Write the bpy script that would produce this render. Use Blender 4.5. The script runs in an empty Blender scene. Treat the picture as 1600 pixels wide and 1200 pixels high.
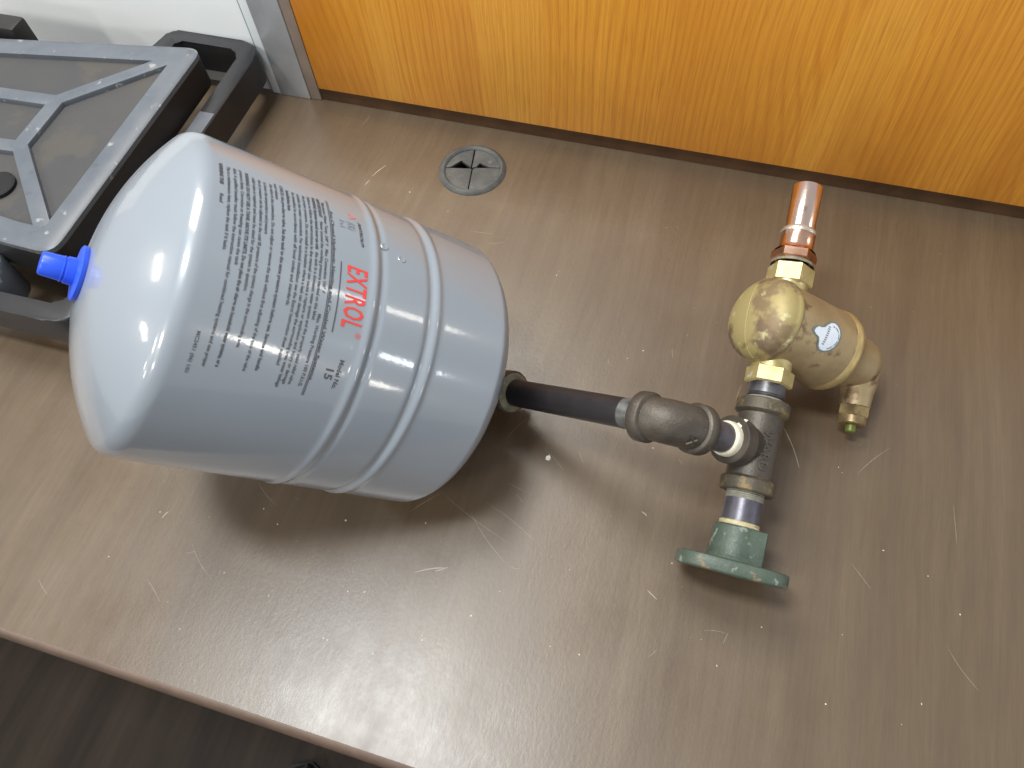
import bpy, bmesh, math, random
from mathutils import Vector, Matrix
random.seed(7)
scn = bpy.context.scene
COL = scn.collection
R_ = math.radians
# ------------------------------------------------------------------ camera
cam_d = bpy.data.cameras.new('camera'); cam = bpy.data.objects.new('camera', cam_d); COL.objects.link(cam)
cam_d.sensor_fit = 'HORIZONTAL'; cam_d.sensor_width = 36.0; cam_d.lens = 26.864
cam_d.clip_start = 0.02; cam_d.clip_end = 60
cr = Vector((0.957279, 0.284591, -0.051233)); cu = Vector((-0.223925, 0.841673, 0.491369)); cb = Vector((0.182961, -0.458905, 0.869443))
M = Matrix.Identity(4)
for i in range(3):
    M[i][0], M[i][1], M[i][2] = cr[i], cu[i], cb[i]
M[0][3], M[1][3], M[2][3] = 0, 0, 0.563
cam.matrix_world = M
scn.camera = cam
# ------------------------------------------------------------------ world: even light of a pale room
w = bpy.data.worlds.new('World'); scn.world = w; w.use_nodes = True
bg = w.node_tree.nodes['Background']; bg.inputs[0].default_value = (0.96, 0.98, 1.0, 1); bg.inputs[1].default_value = 0.47
scn.view_settings.view_transform = 'Standard'; scn.view_settings.look = 'None'
scn.view_settings.exposure = 0.0; scn.view_settings.gamma = 1.0
scn.cycles.max_bounces = 6
# ------------------------------------------------------------------ lamps: fluorescent fittings, most on the ceiling 2 m over the desk
def lamp(name, loc, size, power, color, target=None):
    d = bpy.data.lights.new(name, 'AREA'); d.shape = 'RECTANGLE'; d.size, d.size_y = size; d.energy = power; d.color = color
    o = bpy.data.objects.new(name, d); COL.objects.link(o); o.location = loc
    if target is not None:
        o.rotation_euler = (Vector(target) - Vector(loc)).to_track_quat('-Z', 'Y').to_euler()
    return o
WARM, COOL = (1.0, 0.95, 0.86), (0.86, 0.93, 1.0)
lamp('room_lamp', (-0.60, 0.02, 2.0), (0.60, 0.26), 33, (0.93, 0.98, 1.0))
lamp('room_lamp', (-0.66, 0.84, 1.50), (0.75, 0.70), 22, (1.0, 0.95, 0.86))  # unseen key lamp, placed below ceiling height for its falloff across the desk
for x, y, p_ in ((-3.74, 0.03, 24), (-2.60, -1.88, 28), (-1.22, -1.75, 30), (-5.10, -1.65, 28), (-5.2, -3.3, 28), (-4.0, -3.8, 30), (-1.5, -3.25, 28)):
    lamp('room_lamp', (x, y, 2.0), (0.28, 0.50), p_, WARM)
lamp('room_lamp', (3.90, 2.05, 1.95), (0.30, 1.0), 11, WARM, (0, 0.2, 0))
lamp('room_lamp', (5.60, -0.55, 1.40), (0.30, 0.60), 15, COOL, (0, 0.2, 0))
lamp('room_lamp', (4.90, -2.25, 1.55), (0.30, 0.50), 13, WARM, (0, 0.2, 0))
lamp('room_lamp', (5.5, -2.35, 0.55), (0.30, 0.40), 8, WARM, (0, 0.2, 0))

# ------------------------------------------------------------------ node materials
def new_mat(name):
    m = bpy.data.materials.new(name); m.use_nodes = True
    nt = m.node_tree; b = nt.nodes['Principled BSDF']
    return m, nt, b
class G:
    """tiny node-graph writer"""
    def __init__(s, nt): s.nt = nt; s.tc = nt.nodes.new('ShaderNodeTexCoord')
    def n(s, t, **k):
        x = s.nt.nodes.new(t)
        for a, v in k.items(): setattr(x, a, v)
        return x
    def l(s, a, b): s.nt.links.new(a, b)
    def mapping(s, scale, loc=(0, 0, 0), rot=(0, 0, 0), src=None):
        m = s.n('ShaderNodeMapping'); s.l(src or s.tc.outputs['Object'], m.inputs[0])
        m.inputs['Scale'].default_value = scale; m.inputs['Location'].default_value = loc; m.inputs['Rotation'].default_value = rot
        return m.outputs[0]
    def noise(s, vec, scale, detail=4, rough=0.55, dist=0):
        x = s.n('ShaderNodeTexNoise'); s.l(vec, x.inputs['Vector']); x.inputs['Scale'].default_value = scale
        x.inputs['Detail'].default_value = detail; x.inputs['Roughness'].default_value = rough; x.inputs['Distortion'].default_value = dist
        return x.outputs['Fac']
    def ramp(s, fac, stops):
        x = s.n('ShaderNodeValToRGB'); s.l(fac, x.inputs[0]); e = x.color_ramp.elements
        while len(e) < len(stops): e.new(0.5)
        for q, (p, c) in zip(e, stops):
            q.position = p; q.color = (c, c, c, 1) if isinstance(c, (int, float)) else (*c, 1)
        return x.outputs[0]
    def mix(s, fac, a, b, mode='MIX'):
        x = s.n('ShaderNodeMix', data_type='RGBA', blend_type=mode)
        for sock, v in ((x.inputs[0], fac), (x.inputs[6], a), (x.inputs[7], b)):
            if isinstance(v, (int, float)): sock.default_value = v
            elif isinstance(v, tuple): sock.default_value = (*v, 1)
            else: s.l(v, sock)
        return x.outputs[2]
    def math(s, op, a, b=0.0):
        x = s.n('ShaderNodeMath', operation=op)
        for sock, v in ((x.inputs[0], a), (x.inputs[1], b)):
            if isinstance(v, (int, float)): sock.default_value = v
            else: s.l(v, sock)
        return x.outputs[0]
    def bump(s, b, h, strength, dist=0.001):
        x = s.n('ShaderNodeBump'); s.l(h, x.inputs['Height']); x.inputs['Strength'].default_value = strength; x.inputs['Distance'].default_value = dist
        s.l(x.outputs[0], b.inputs['Normal'])

def plain(name, col, rough, metal=0.0, coat=0.0, var=0.0, col2=None, scale=60, bump=0.0, bscale=400, spots=None, rvar=0.0):
    """base colour with noisy wear; spots=(colour, scale, threshold) adds patches"""
    m, nt, b = new_mat(name); g = G(nt); v = g.tc.outputs['Object']
    b.inputs['Roughness'].default_value = rough; b.inputs['Metallic'].default_value = metal
    b.inputs['Coat Weight'].default_value = coat; b.inputs['Coat Roughness'].default_value = 0.08
    c2 = col2 or tuple(x * (1 - var) for x in col)
    f = g.noise(v, scale, 5, 0.6)
    c = g.mix(g.ramp(f, [(0.36, 0.0), (0.64, 1.0)]), col, c2)
    if spots:
        for sc_, ss, th in spots:
            f2 = g.noise(g.mapping((1, 1, 1), (ss * .013, 3.1, 1.7)), ss, 4, 0.6)
            c = g.mix(g.ramp(f2, [(th - 0.03, 0.0), (th + 0.04, 1.0)]), c, sc_)
    g.l(c, b.inputs['Base Color'])
    if rvar:
        g.l(g.math('ADD', g.math('MULTIPLY', g.noise(v, scale * 2.3, 4), rvar), rough - rvar * .5), b.inputs['Roughness'])
    if bump: g.bump(b, g.noise(v, bscale, 5, 0.6), bump)
    return m

def desk_material():
    m, nt, b = new_mat('walnut_laminate'); g = G(nt)
    v = g.tc.outputs['Object']
    warp = g.noise(g.mapping((6, 1.5, 6)), 1.0, 3)
    xyz = g.n('ShaderNodeSeparateXYZ'); g.l(v, xyz.inputs[0])
    xx = g.math('ADD', xyz.outputs[0], g.math('MULTIPLY', warp, 0.05))
    cmb = g.n('ShaderNodeCombineXYZ'); g.l(xx, cmb.inputs[0]); g.l(xyz.outputs[1], cmb.inputs[1])
    f1 = g.noise(g.mapping((30, 1.6, 1), src=cmb.outputs[0]), 1.0, 5, 0.6)
    f2 = g.noise(g.mapping((210, 9, 1), src=cmb.outputs[0]), 1.0, 4, 0.65)
    f3 = g.noise(g.mapping((900, 30, 1), src=cmb.outputs[0]), 1.0, 2, 0.6)
    c = g.ramp(f1, [(0.28, (0.096, 0.064, 0.038)), (0.5, (0.116, 0.081, 0.048)), (0.72, (0.138, 0.099, 0.061))])
    c = g.mix(g.ramp(f2, [(0.36, 0.24), (0.60, 0.0)]), c, (0.070, 0.042, 0.029))
    c = g.mix(g.ramp(f3, [(0.38, 0.16), (0.55, 0.0)]), c, (0.058, 0.040, 0.029))
    c = g.mix(g.ramp(g.noise(g.mapping((16, 7, 1), (7, 1, 0)), 1.0, 4, 0.6), [(0.42, 0.0), (0.66, 0.22)]), c, (0.112, 0.072, 0.048))
    g.l(c, b.inputs['Base Color'])
    sm = g.noise(g.mapping((1, 1, 1), (4, 2, 0)), 11.0, 6, 0.7)
    rg = g.ramp(sm, [(0.3, 0.24), (0.7, 0.36)])
    fine = g.noise(g.mapping((130, 40, 1)), 1.0, 4, 0.7)
    g.l(g.math('ADD', rg, g.math('MULTIPLY', fine, 0.10)), b.inputs['Roughness'])
    b.inputs['Specular IOR Level'].default_value = 0.75
    g.bump(b, g.noise(g.mapping((420, 240, 1)), 1.0, 4, 0.7), 0.22, 0.0004)
    return m

def oak_material():
    m, nt, b = new_mat('varnished_oak'); g = G(nt); v = g.tc.outputs['Object']
    xyz = g.n('ShaderNodeSeparateXYZ'); g.l(v, xyz.inputs[0])
    cmb = g.n('ShaderNodeCombineXYZ'); g.l(xyz.outputs[0], cmb.inputs[0]); g.l(xyz.outputs[2], cmb.inputs[2]); flat = cmb.outputs[0]
    warp = g.noise(g.mapping((5.5, 1, 2.4), (0.35, 0, 0), src=flat), 1.0, 1, 0.3)
    warp2 = g.noise(g.mapping((22, 1, 3.0), src=flat), 1.0, 3, 0.5)
    ph = g.math('ADD', g.math('MULTIPLY', xyz.outputs[0], 120), g.math('ADD', g.math('MULTIPLY', warp, 17), g.math('MULTIPLY', warp2, 1.6)))
    rc = g.ramp(g.math('FRACT', ph), [(0.0, 0.15), (0.5, 0.0), (0.85, 1.0), (1.0, 0.15)])
    fine = g.noise(g.mapping((420, 1, 2.2), src=flat), 1.0, 3, 0.6)
    pores = g.noise(g.mapping((900, 1, 26), src=flat), 1.0, 2, 0.6)
    broad = g.noise(g.mapping((9, 1, 0.7), (1, 0, 0), src=flat), 1.0, 3, 0.5)
    c = g.ramp(broad, [(0.3, (0.60, 0.245, 0.022)), (0.7, (0.76, 0.36, 0.042))])
    c = g.mix(g.math('MULTIPLY', rc, 0.50), c, (0.46, 0.160, 0.018))
    pale = g.ramp(g.noise(g.mapping((15, 1, 1.5), (0.62, 0, 0.3), src=flat), 1.0, 1, 0.3, 0.4), [(0.60, 0.0), (0.625, 0.75)])
    c = g.mix(pale, c, (0.70, 0.335, 0.044))
    red = g.ramp(g.noise(g.mapping((11, 1, 2.0), (3.1, 0, 1.3), src=flat), 1.0, 2, 0.4), [(0.52, 0.0), (0.68, 0.55)])
    c = g.mix(red, c, (0.44, 0.150, 0.014))
    c = g.mix(g.ramp(fine, [(0.36, 0.45), (0.60, 0.0)]), c, (0.47, 0.170, 0.020))
    c = g.mix(g.ramp(pores, [(0.33, 0.40), (0.48, 0.0)]), c, (0.37, 0.125, 0.014))
    g.l(c, b.inputs['Base Color'])
    b.inputs['Roughness'].default_value = 0.36; b.inputs['Coat Weight'].default_value = 0.25; b.inputs['Coat Roughness'].default_value = 0.22
    g.bump(b, pores, 0.12, 0.0004)
    return m

def tank_material():
    m, nt, b = new_mat('grey_enamel'); g = G(nt); v = g.tc.outputs['Object']
    f = g.noise(v, 9, 4, 0.6)
    c = g.ramp(f, [(0.35, (0.238, 0.267, 0.305)), (0.65, (0.250, 0.281, 0.322))])
    sc_ = g.noise(g.mapping((1, 1, 1), (2, 0, 5)), 120, 5, 0.7)
    c = g.mix(g.ramp(sc_, [(0.74, 0.0), (0.80, 0.5)]), c, (0.20, 0.22, 0.25))
    g.l(c, b.inputs['Base Color'])
    b.inputs['Roughness'].default_value = 0.30
    b.inputs['Coat Weight'].default_value = 0.9; b.inputs['Coat Roughness'].default_value = 0.09; b.inputs['Coat IOR'].default_value = 1.55
    x = g.n('ShaderNodeBump'); g.l(g.noise(v, 330, 2, 0.5), x.inputs['Height']); x.inputs['Strength'].default_value = 0.05; x.inputs['Distance'].default_value = 0.0006
    g.l(x.outputs[0], b.inputs['Normal']); g.l(x.outputs[0], b.inputs['Coat Normal'])
    return m

MAT = {}
MAT['desk'] = desk_material(); MAT['oak'] = oak_material(); MAT['tank'] = tank_material()
MAT['edge'] = plain('brown_edge_band', (0.155, 0.105, 0.080), 0.38, var=0.25, scale=40, bump=0.05)
MAT['floor'] = None
MAT['scuff'] = plain('pale_scuff', (0.42, 0.36, 0.29), 0.6, var=0.2, scale=900)
MAT['fleck'] = plain('pale_fleck', (0.72, 0.64, 0.50), 0.7, var=0.25, scale=700)
MAT['chip'] = plain('white_chip', (0.80, 0.76, 0.72), 0.6, var=0.15, scale=400)
MAT['gap_shade_strip'] = plain('dark_gap_shade', (0.085, 0.040, 0.015), 0.6, var=0.4, scale=30)
MAT['board'] = plain('white_gloss_board', (0.90, 0.94, 0.96), 0.25, var=0.04, scale=5)
MAT['white_trim'] = plain('white_trim', (0.74, 0.79, 0.83), 0.35, var=0.06, scale=20)
MAT['seal'] = plain('grey_seal', (0.22, 0.25, 0.29), 0.5, var=0.2, scale=30)
MAT['alu'] = plain('brushed_aluminium', (0.52, 0.54, 0.57), 0.36, metal=0.45, var=0.22, scale=14, rvar=0.15)
MAT['post'] = plain('brown_grey_post', (0.27, 0.21, 0.17), 0.45, var=0.2, scale=25)
MAT['grommet'] = plain('dusty_grey_plastic', (0.058, 0.062, 0.062), 0.55, col2=(0.100, 0.102, 0.097), scale=55, spots=[((0.16, 0.15, 0.125), 130, 0.66)], bump=0.1)
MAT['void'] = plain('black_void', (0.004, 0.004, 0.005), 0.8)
MAT['crate'] = plain('grey_plastic', (0.085, 0.098, 0.120), 0.42, col2=(0.110, 0.123, 0.142), scale=26, spots=[((0.27, 0.275, 0.27), 75, 0.66), ((0.07, 0.078, 0.085), 40, 0.66)], bump=0.08)
MAT['crate_dark'] = plain('black_plastic', (0.013, 0.012, 0.012), 0.48, var=0.3, scale=30, bump=0.08)
MAT['crate_rail'] = plain('charcoal_plastic', (0.026, 0.026, 0.029), 0.34, var=0.25, scale=22, bump=0.06)
MAT['crate_light'] = plain('worn_grey_plastic', (0.125, 0.135, 0.155), 0.4, var=0.2, scale=40)
MAT['recess'] = plain('dusty_textured_plastic', (0.052, 0.050, 0.050), 0.62, col2=(0.040, 0.041, 0.045), scale=9, spots=[((0.058, 0.053, 0.048), 18, 0.58)], bump=0.35, bscale=700)
MAT['black_pipe'] = plain('black_steel', (0.016, 0.016, 0.019), 0.42, metal=0.15, col2=(0.026, 0.022, 0.024), scale=40, bump=0.08, bscale=500)
MAT['iron'] = plain('malleable_iron', (0.105, 0.090, 0.073), 0.46, metal=0.45, col2=(0.070, 0.059, 0.048), scale=70, spots=[((0.15, 0.125, 0.10), 160, 0.66)], bump=0.30, bscale=650)
MAT['rusty_iron'] = plain('rust_flecked_iron', (0.110, 0.088, 0.060), 0.55, metal=0.35, col2=(0.070, 0.062, 0.048), scale=90, spots=[((0.17, 0.125, 0.06), 70, 0.57), ((0.30, 0.14, 0.045), 95, 0.67), ((0.20, 0.18, 0.12), 140, 0.64)], bump=0.3, bscale=600)
MAT['blue_steel'] = plain('blued_steel_nipple', (0.105, 0.10, 0.125), 0.36, metal=0.6, col2=(0.17, 0.16, 0.18), scale=60, spots=[((0.04, 0.036, 0.04), 55, 0.62)], bump=0.1)
MAT['thread'] = plain('bright_thread', (0.34, 0.34, 0.33), 0.36, metal=0.8, var=0.3, scale=120)
MAT['dark_thread'] = plain('dark_thread', (0.05, 0.045, 0.05), 0.35, metal=0.6, col2=(0.18, 0.18, 0.19), scale=60)
MAT['dope'] = plain('yellow_thread_dope', (0.46, 0.39, 0.20), 0.6, col2=(0.60, 0.55, 0.38), scale=150, bump=0.4, bscale=500)
MAT['old_dope'] = plain('dull_thread_dope', (0.24, 0.22, 0.15), 0.6, col2=(0.13, 0.12, 0.09), scale=170, spots=[((0.36, 0.27, 0.10), 120, 0.62)], bump=0.5, bscale=500)
MAT['grey_tape'] = plain('grey_thread_tape', (0.36, 0.35, 0.29), 0.6, col2=(0.22, 0.21, 0.17), scale=140, bump=0.4, bscale=500)
MAT['tape'] = plain('white_thread_tape', (0.74, 0.70, 0.58), 0.55, col2=(0.62, 0.57, 0.44), scale=160, bump=0.3, bscale=500)
MAT['brass'] = plain('brass', (0.54, 0.45, 0.21), 0.38, metal=0.5, col2=(0.40, 0.32, 0.14), scale=70, spots=[((0.66, 0.60, 0.44), 85, 0.60)], rvar=0.15, bump=0.06)
MAT['cast_brass'] = plain('stained_cast_brass', (0.33, 0.265, 0.110), 0.52, metal=0.25, col2=(0.33, 0.27, 0.12), scale=28, spots=[((0.21, 0.15, 0.08), 30, 0.54), ((0.15, 0.10, 0.06), 26, 0.58), ((0.44, 0.40, 0.22), 70, 0.64)], bump=0.12, bscale=450)
MAT['old_brass'] = plain('tarnished_brass', (0.36, 0.27, 0.12), 0.40, metal=0.5, col2=(0.17, 0.115, 0.06), scale=75, spots=[((0.50, 0.42, 0.20), 90, 0.60)], bump=0.1)
MAT['bronze'] = plain('bronze', (0.41, 0.315, 0.180), 0.48, metal=0.55, col2=(0.32, 0.24, 0.13), scale=30, spots=[((0.19, 0.125, 0.07), 38, 0.60)], bump=0.18, bscale=600)
MAT['bronze_ring'] = plain('bright_bronze_ring', (0.54, 0.43, 0.20), 0.40, metal=0.6, col2=(0.40, 0.28, 0.13), scale=50)
MAT['copper'] = plain('copper', (0.88, 0.57, 0.43), 0.20, metal=1.0, col2=(0.62, 0.28, 0.15), scale=45, spots=[((0.38, 0.19, 0.11), 55, 0.62)], rvar=0.12)
MAT['tarnished_copper'] = plain('tarnished_copper', (0.82, 0.55, 0.43), 0.20, metal=1.0, col2=(0.88, 0.68, 0.60), scale=38, spots=[((0.34, 0.20, 0.14), 50, 0.64), ((0.62, 0.44, 0.40), 90, 0.66)], rvar=0.15)
MAT['solder'] = plain('solder', (0.72, 0.66, 0.58), 0.32, metal=0.8, var=0.2, scale=90, bump=0.2)
MAT['green'] = plain('green_paint', (0.078, 0.104, 0.080), 0.46, col2=(0.058, 0.082, 0.063), scale=60, spots=[((0.21, 0.25, 0.21), 110, 0.64), ((0.20, 0.15, 0.09), 85, 0.66)], bump=0.45, bscale=350)
MAT['blue'] = plain('blue_cap_plastic', (0.020, 0.085, 0.70), 0.35, var=0.12, scale=50)
MAT['green_tip'] = plain('dull_green_tip', (0.16, 0.19, 0.04), 0.45, metal=0.3, var=0.3, scale=90)
MAT['ink'] = plain('black_ink', (0.070, 0.074, 0.084), 0.5)
MAT['grey_ink'] = plain('grey_ink', (0.19, 0.21, 0.24), 0.5)
MAT['red_ink'] = plain('red_ink', (0.72, 0.055, 0.045), 0.4, var=0.1, scale=60)
MAT['pale_red_ink'] = plain('pale_red_ink', (0.62, 0.17, 0.17), 0.45)
MAT['sticker'] = plain('white_sticker', (0.66, 0.72, 0.80), 0.4, var=0.08, scale=200)
MAT['sticker_edge'] = plain('grey_green_sticker_border', (0.13, 0.17, 0.17), 0.45)
MAT['shoe'] = plain('black_leather', (0.008, 0.008, 0.010), 0.4, bump=0.15)
MAT['rubber'] = plain('black_rubber', (0.012, 0.012, 0.013), 0.7)
def floor_material():
    m, nt, b = new_mat('dark_plank_floor'); g = G(nt)
    f = g.noise(g.mapping((26, 2.2, 1)), 1.0, 5, 0.6); f2 = g.noise(g.mapping((1, 1, 1)), 3.0, 3)
    c = g.ramp(f, [(0.3, (0.010, 0.006, 0.004)), (0.7, (0.034, 0.022, 0.014))])
    c = g.mix(g.ramp(f2, [(0.45, 0.0), (0.65, 0.5)]), c, (0.020, 0.019, 0.013))
    g.l(c, b.inputs['Base Color']); b.inputs['Roughness'].default_value = 0.6; b.inputs['Specular IOR Level'].default_value = 0.2
    return m
MAT['floor'] = floor_material()

# ------------------------------------------------------------------ geometry helpers (millimetres in, metres out)
K = 0.001
class MB:
    def __init__(s): s.bm = bmesh.new()
    def v(s, p): return s.bm.verts.new(p)
    def face(s, vs, smooth=False):
        try:
            f = s.bm.faces.new(vs); f.smooth = smooth; return f
        except ValueError: return None
    def box(s, x0, x1, y0, y1, z0, z1, bevel=0.0, seg=2):
        t = bmesh.ops.create_cube(s.bm, size=1.0)
        for q in t['verts']:
            q.co = Vector(((x0 + x1) / 2 + q.co.x * (x1 - x0), (y0 + y1) / 2 + q.co.y * (y1 - y0), (z0 + z1) / 2 + q.co.z * (z1 - z0)))
        if bevel:
            es = list({e for q in t['verts'] for e in q.link_edges})
            bmesh.ops.bevel(s.bm, geom=es, offset=bevel, segments=seg, profile=0.6, affect='EDGES')
        return s
    def lathe(s, org, ax, prof, n=48, smooth=True, phase=0.0, nside=None):
        """surface of revolution: prof = [(along, radius)]; nside makes a prism of that many flats"""
        org, ax = Vector(org), Vector(ax).normalized()
        e1 = ax.cross(Vector((0, 0, 1)))
        if e1.length < 1e-3: e1 = ax.cross(Vector((1, 0, 0)))
        e1.normalize(); e2 = e1.cross(ax).normalized()
        n = nside or n; rings = []
        for a, r in prof:
            if r < 1e-4: rings.append([s.v(org + ax * a)])
            else:
                rings.append([s.v(org + ax * a + (e1 * math.sin(phase + 2 * math.pi * i / n) + e2 * math.cos(phase + 2 * math.pi * i / n)) * r) for i in range(n)])
        for A, B in zip(rings, rings[1:]):
            for i in range(n):
                j = (i + 1) % n
                if len(A) == 1 and len(B) == 1: continue
                if len(A) == 1: s.face([A[0], B[j], B[i]], smooth)
                elif len(B) == 1: s.face([A[i], A[j], B[0]], smooth)
                else: s.face([A[i], A[j], B[j], B[i]], smooth)
        return s
    def sweep(s, pts, radii, n=32, cap=True):
        pts = [Vector(p) for p in pts]; N = len(pts); rings = []; prev = None
        for i, p in enumerate(pts):
            d = (pts[min(i + 1, N - 1)] - pts[max(i - 1, 0)]).normalized()
            if prev is None:
                e1 = d.cross(Vector((0, 0, 1)))
                if e1.length < 1e-3: e1 = d.cross(Vector((1, 0, 0)))
            else: e1 = prev - d * prev.dot(d)
            e1.normalize(); prev = e1; e2 = d.cross(e1)
            rings.append([s.v(p + (e1 * math.cos(2 * math.pi * k / n) + e2 * math.sin(2 * math.pi * k / n)) * radii[i]) for k in range(n)])
        for A, B in zip(rings, rings[1:]):
            for k in range(n):
                j = (k + 1) % n; s.face([A[k], A[j], B[j], B[k]], True)
        if cap: s.face(rings[0][::-1]); s.face(rings[-1])
        return s
    def prism(s, poly, z0, z1, bevel=0.0, seg=2):
        """vertical prism of a plan polygon"""
        lo = [s.v((x, y, z0)) for x, y in poly]; hi = [s.v((x, y, z1)) for x, y in poly]; n = len(poly)
        f = [s.face(lo[::-1]), s.face(hi)]
        for i in range(n): f.append(s.face([lo[i], lo[(i + 1) % n], hi[(i + 1) % n], hi[i]]))
        if bevel:
            es = [e for e in {e for q in hi for e in q.link_edges} if all(q in hi for q in e.verts)]
            bmesh.ops.bevel(s.bm, geom=es, offset=bevel, segments=seg, profile=0.5, affect='EDGES')
        return s
    def build(s, name, mat, thing=None, parent=None, sharp=35):
        bmesh.ops.recalc_face_normals(s.bm, faces=s.bm.faces)
        off = Vector(thing.location) if thing is not None else Vector((0, 0, 0))
        for q in s.bm.verts: q.co = q.co * K - off
        me = bpy.data.meshes.new(name); s.bm.to_mesh(me); s.bm.free()
        if sharp is not None and len(me.polygons):
            me.polygons.foreach_set('use_smooth', [True] * len(me.polygons))
            me.set_sharp_from_angle(angle=R_(sharp))
        me.materials.append(MAT[mat])
        o = bpy.data.objects.new(name, me); COL.objects.link(o)
        if parent is not None: o.parent = parent
        elif thing is not None: o.parent = thing
        return o
def thing(name, label, cat, loc_mm):
    o = bpy.data.objects.new(name, None); COL.objects.link(o); o.location = Vector(loc_mm) * K
    o.empty_display_size = 0.02
    o['label'] = label; o['category'] = cat; return o
def rounded(poly, r, n=5):
    """round the corners of a plan polygon"""
    out = []; N = len(poly)
    for i in range(N):
        rr = r[i] if isinstance(r, (list, tuple)) else r
        p0, p, p1 = Vector(poly[i - 1]), Vector(poly[i]), Vector(poly[(i + 1) % N])
        a = (p0 - p).normalized(); b = (p1 - p).normalized()
        if rr <= 0: out.append(tuple(p)); continue
        A = p + a * rr; B = p + b * rr
        for k in range(n + 1):
            t = k / n; out.append(tuple((1 - t) ** 2 * A + 2 * t * (1 - t) * p + t * t * B))
    return out

# ================================================================== the setting
mb = MB(); mb.face([mb.v(p) for p in ((-4000, -4000, -740), (4000, -4000, -740), (4000, 620, -740), (-4000, 620, -740))])
fl = mb.build('floor', 'floor'); fl['kind'] = 'structure'

# ------------------------------------------------------------------ desk
desk = thing('desk', 'brown wood-grain laminate desk with a round cable hole cover', 'desk', (0, 290, -740))
GX, GY, GR = -227.8, 524.4, 34.3
# desktop with a round hole for the grommet
mb = MB(); bm = mb.bm
X0, X1, Y0, Y1 = -1250, 900, 0, 600
circ = [(GX + 31 * math.cos(2 * math.pi * i / 64), GY + 31 * math.sin(2 * math.pi * i / 64)) for i in range(64)]
sq = []
S = 60
for i in range(64):
    a = 2 * math.pi * i / 64; c, s_ = math.cos(a), math.sin(a); k = S / max(abs(c), abs(s_)); sq.append((GX + c * k, GY + s_ * k))
cv = [mb.v((x, y, 0)) for x, y in circ]; qv = [mb.v((x, y, 0)) for x, y in sq]; dv = [mb.v((x, y, -25)) for x, y in circ]
for i in range(64):
    j = (i + 1) % 64; mb.face([cv[i], cv[j], qv[j], qv[i]]); mb.face([cv[j], cv[i], dv[i], dv[j]])
gx0, gx1, gy0, gy1 = GX - S, GX + S, GY - S, GY + S
def side(pred): return [q for q in qv if pred(q.co)]
for (xa, xb, ya, yb) in ((X0, gx0, Y0, Y1), (gx1, X1, Y0, Y1)):
    mb.face([mb.v(p) for p in ((xa, ya, 0), (xb, ya, 0), (xb, yb, 0), (xa, yb, 0))])
for (ya, yb) in ((Y0, gy0), (gy1, Y1)):
    mb.face([mb.v(p) for p in ((gx0, ya, 0), (gx1, ya, 0), (gx1, yb, 0), (gx0, yb, 0))])
mb.face([mb.v(p) for p in ((X0, Y0, -28), (X1, Y0, -28), (X1, Y1, -28), (X0, Y1, -28))])
for A, B in (((X0, Y1), (X1, Y1)), ((X0, Y0), (X0, Y1)), ((X1, Y0), (X1, Y1)), ((X0, Y0), (X1, Y0))):
    mb.face([mb.v((A[0], A[1], 0)), mb.v((B[0], B[1], 0)), mb.v((B[0], B[1], -28)), mb.v((A[0], A[1], -28))])
bmesh.ops.remove_doubles(bm, verts=bm.verts, dist=0.01)
top = mb.build('desktop', 'desk', desk, sharp=None)
# rounded edge band along the front
mb = MB(); prof = [(-0.0, -0.6)] + [(-6.2 * math.sin(math.pi * t / 8), -0.6 - 13.4 * (1 - math.cos(math.pi * t / 8))) for t in range(1, 8)] + [(0, -27.4)]
L = [mb.v((X0, y, z)) for y, z in prof]; R2 = [mb.v((X1, y, z)) for y, z in prof]
for i in range(len(prof) - 1): mb.face([L[i], L[i + 1], R2[i + 1], R2[i]])
mb.build('edge_band', 'edge', desk, sharp=60)
for x in (-1225, 875):
    MB().box(x - 12, x + 12, 20, 590, -740, -29, 1.5).build('side_panel', 'desk', desk)
# cable grommet
gr = MB().lathe((GX, GY, 0), (0, 0, 1), [(-18, 27.6), (-18, 30.8), (0.15, 30.9), (0.2, 34.3), (1.6, 33.6), (3.6, 30.6), (3.5, 28.9), (1.9, 27.3), (-18, 27.6)], 72).build('cable_grommet', 'grommet', desk)
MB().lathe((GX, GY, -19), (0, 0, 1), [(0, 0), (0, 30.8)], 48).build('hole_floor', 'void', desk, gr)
def arc(a0, a1, r=27.2, n=14):
    return [(r * math.cos(R_(a0 + (a1 - a0) * i / n)), r * math.sin(R_(a0 + (a1 - a0) * i / n))) for i in range(n + 1)]
A1, A2, A3, A4 = 18.5, 102.5, 187.0, 279.0
g2 = 0.6
flaps = [
    arc(A1 + .8, A2 - 1.6) + [(-1.2, 2.6), (2.8, 4.7), (4.6, 10.8), (15.2, 7.3)],            # back right flap, notched
    arc(A2 + 1.6, A3 - .8) + [(-22.3, -0.8), (-14.9, 9.8), (-2.4, 2.4)],                     # back left flap, notched
    arc(A3 + .8, A4 - 1.2) + [(-0.9, 0.6), (-3.0, 1.0)],
    arc(A4 + 1.2, A1 + 360 - .8) + [(3.0, 3.4), (0.2, 0.9)],
]
for poly in flaps:
    MB().prism([(GX + x, GY + y) for x, y in poly], -1.5, 1.1, 0.25).build('flap', 'grommet', desk, gr)

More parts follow.
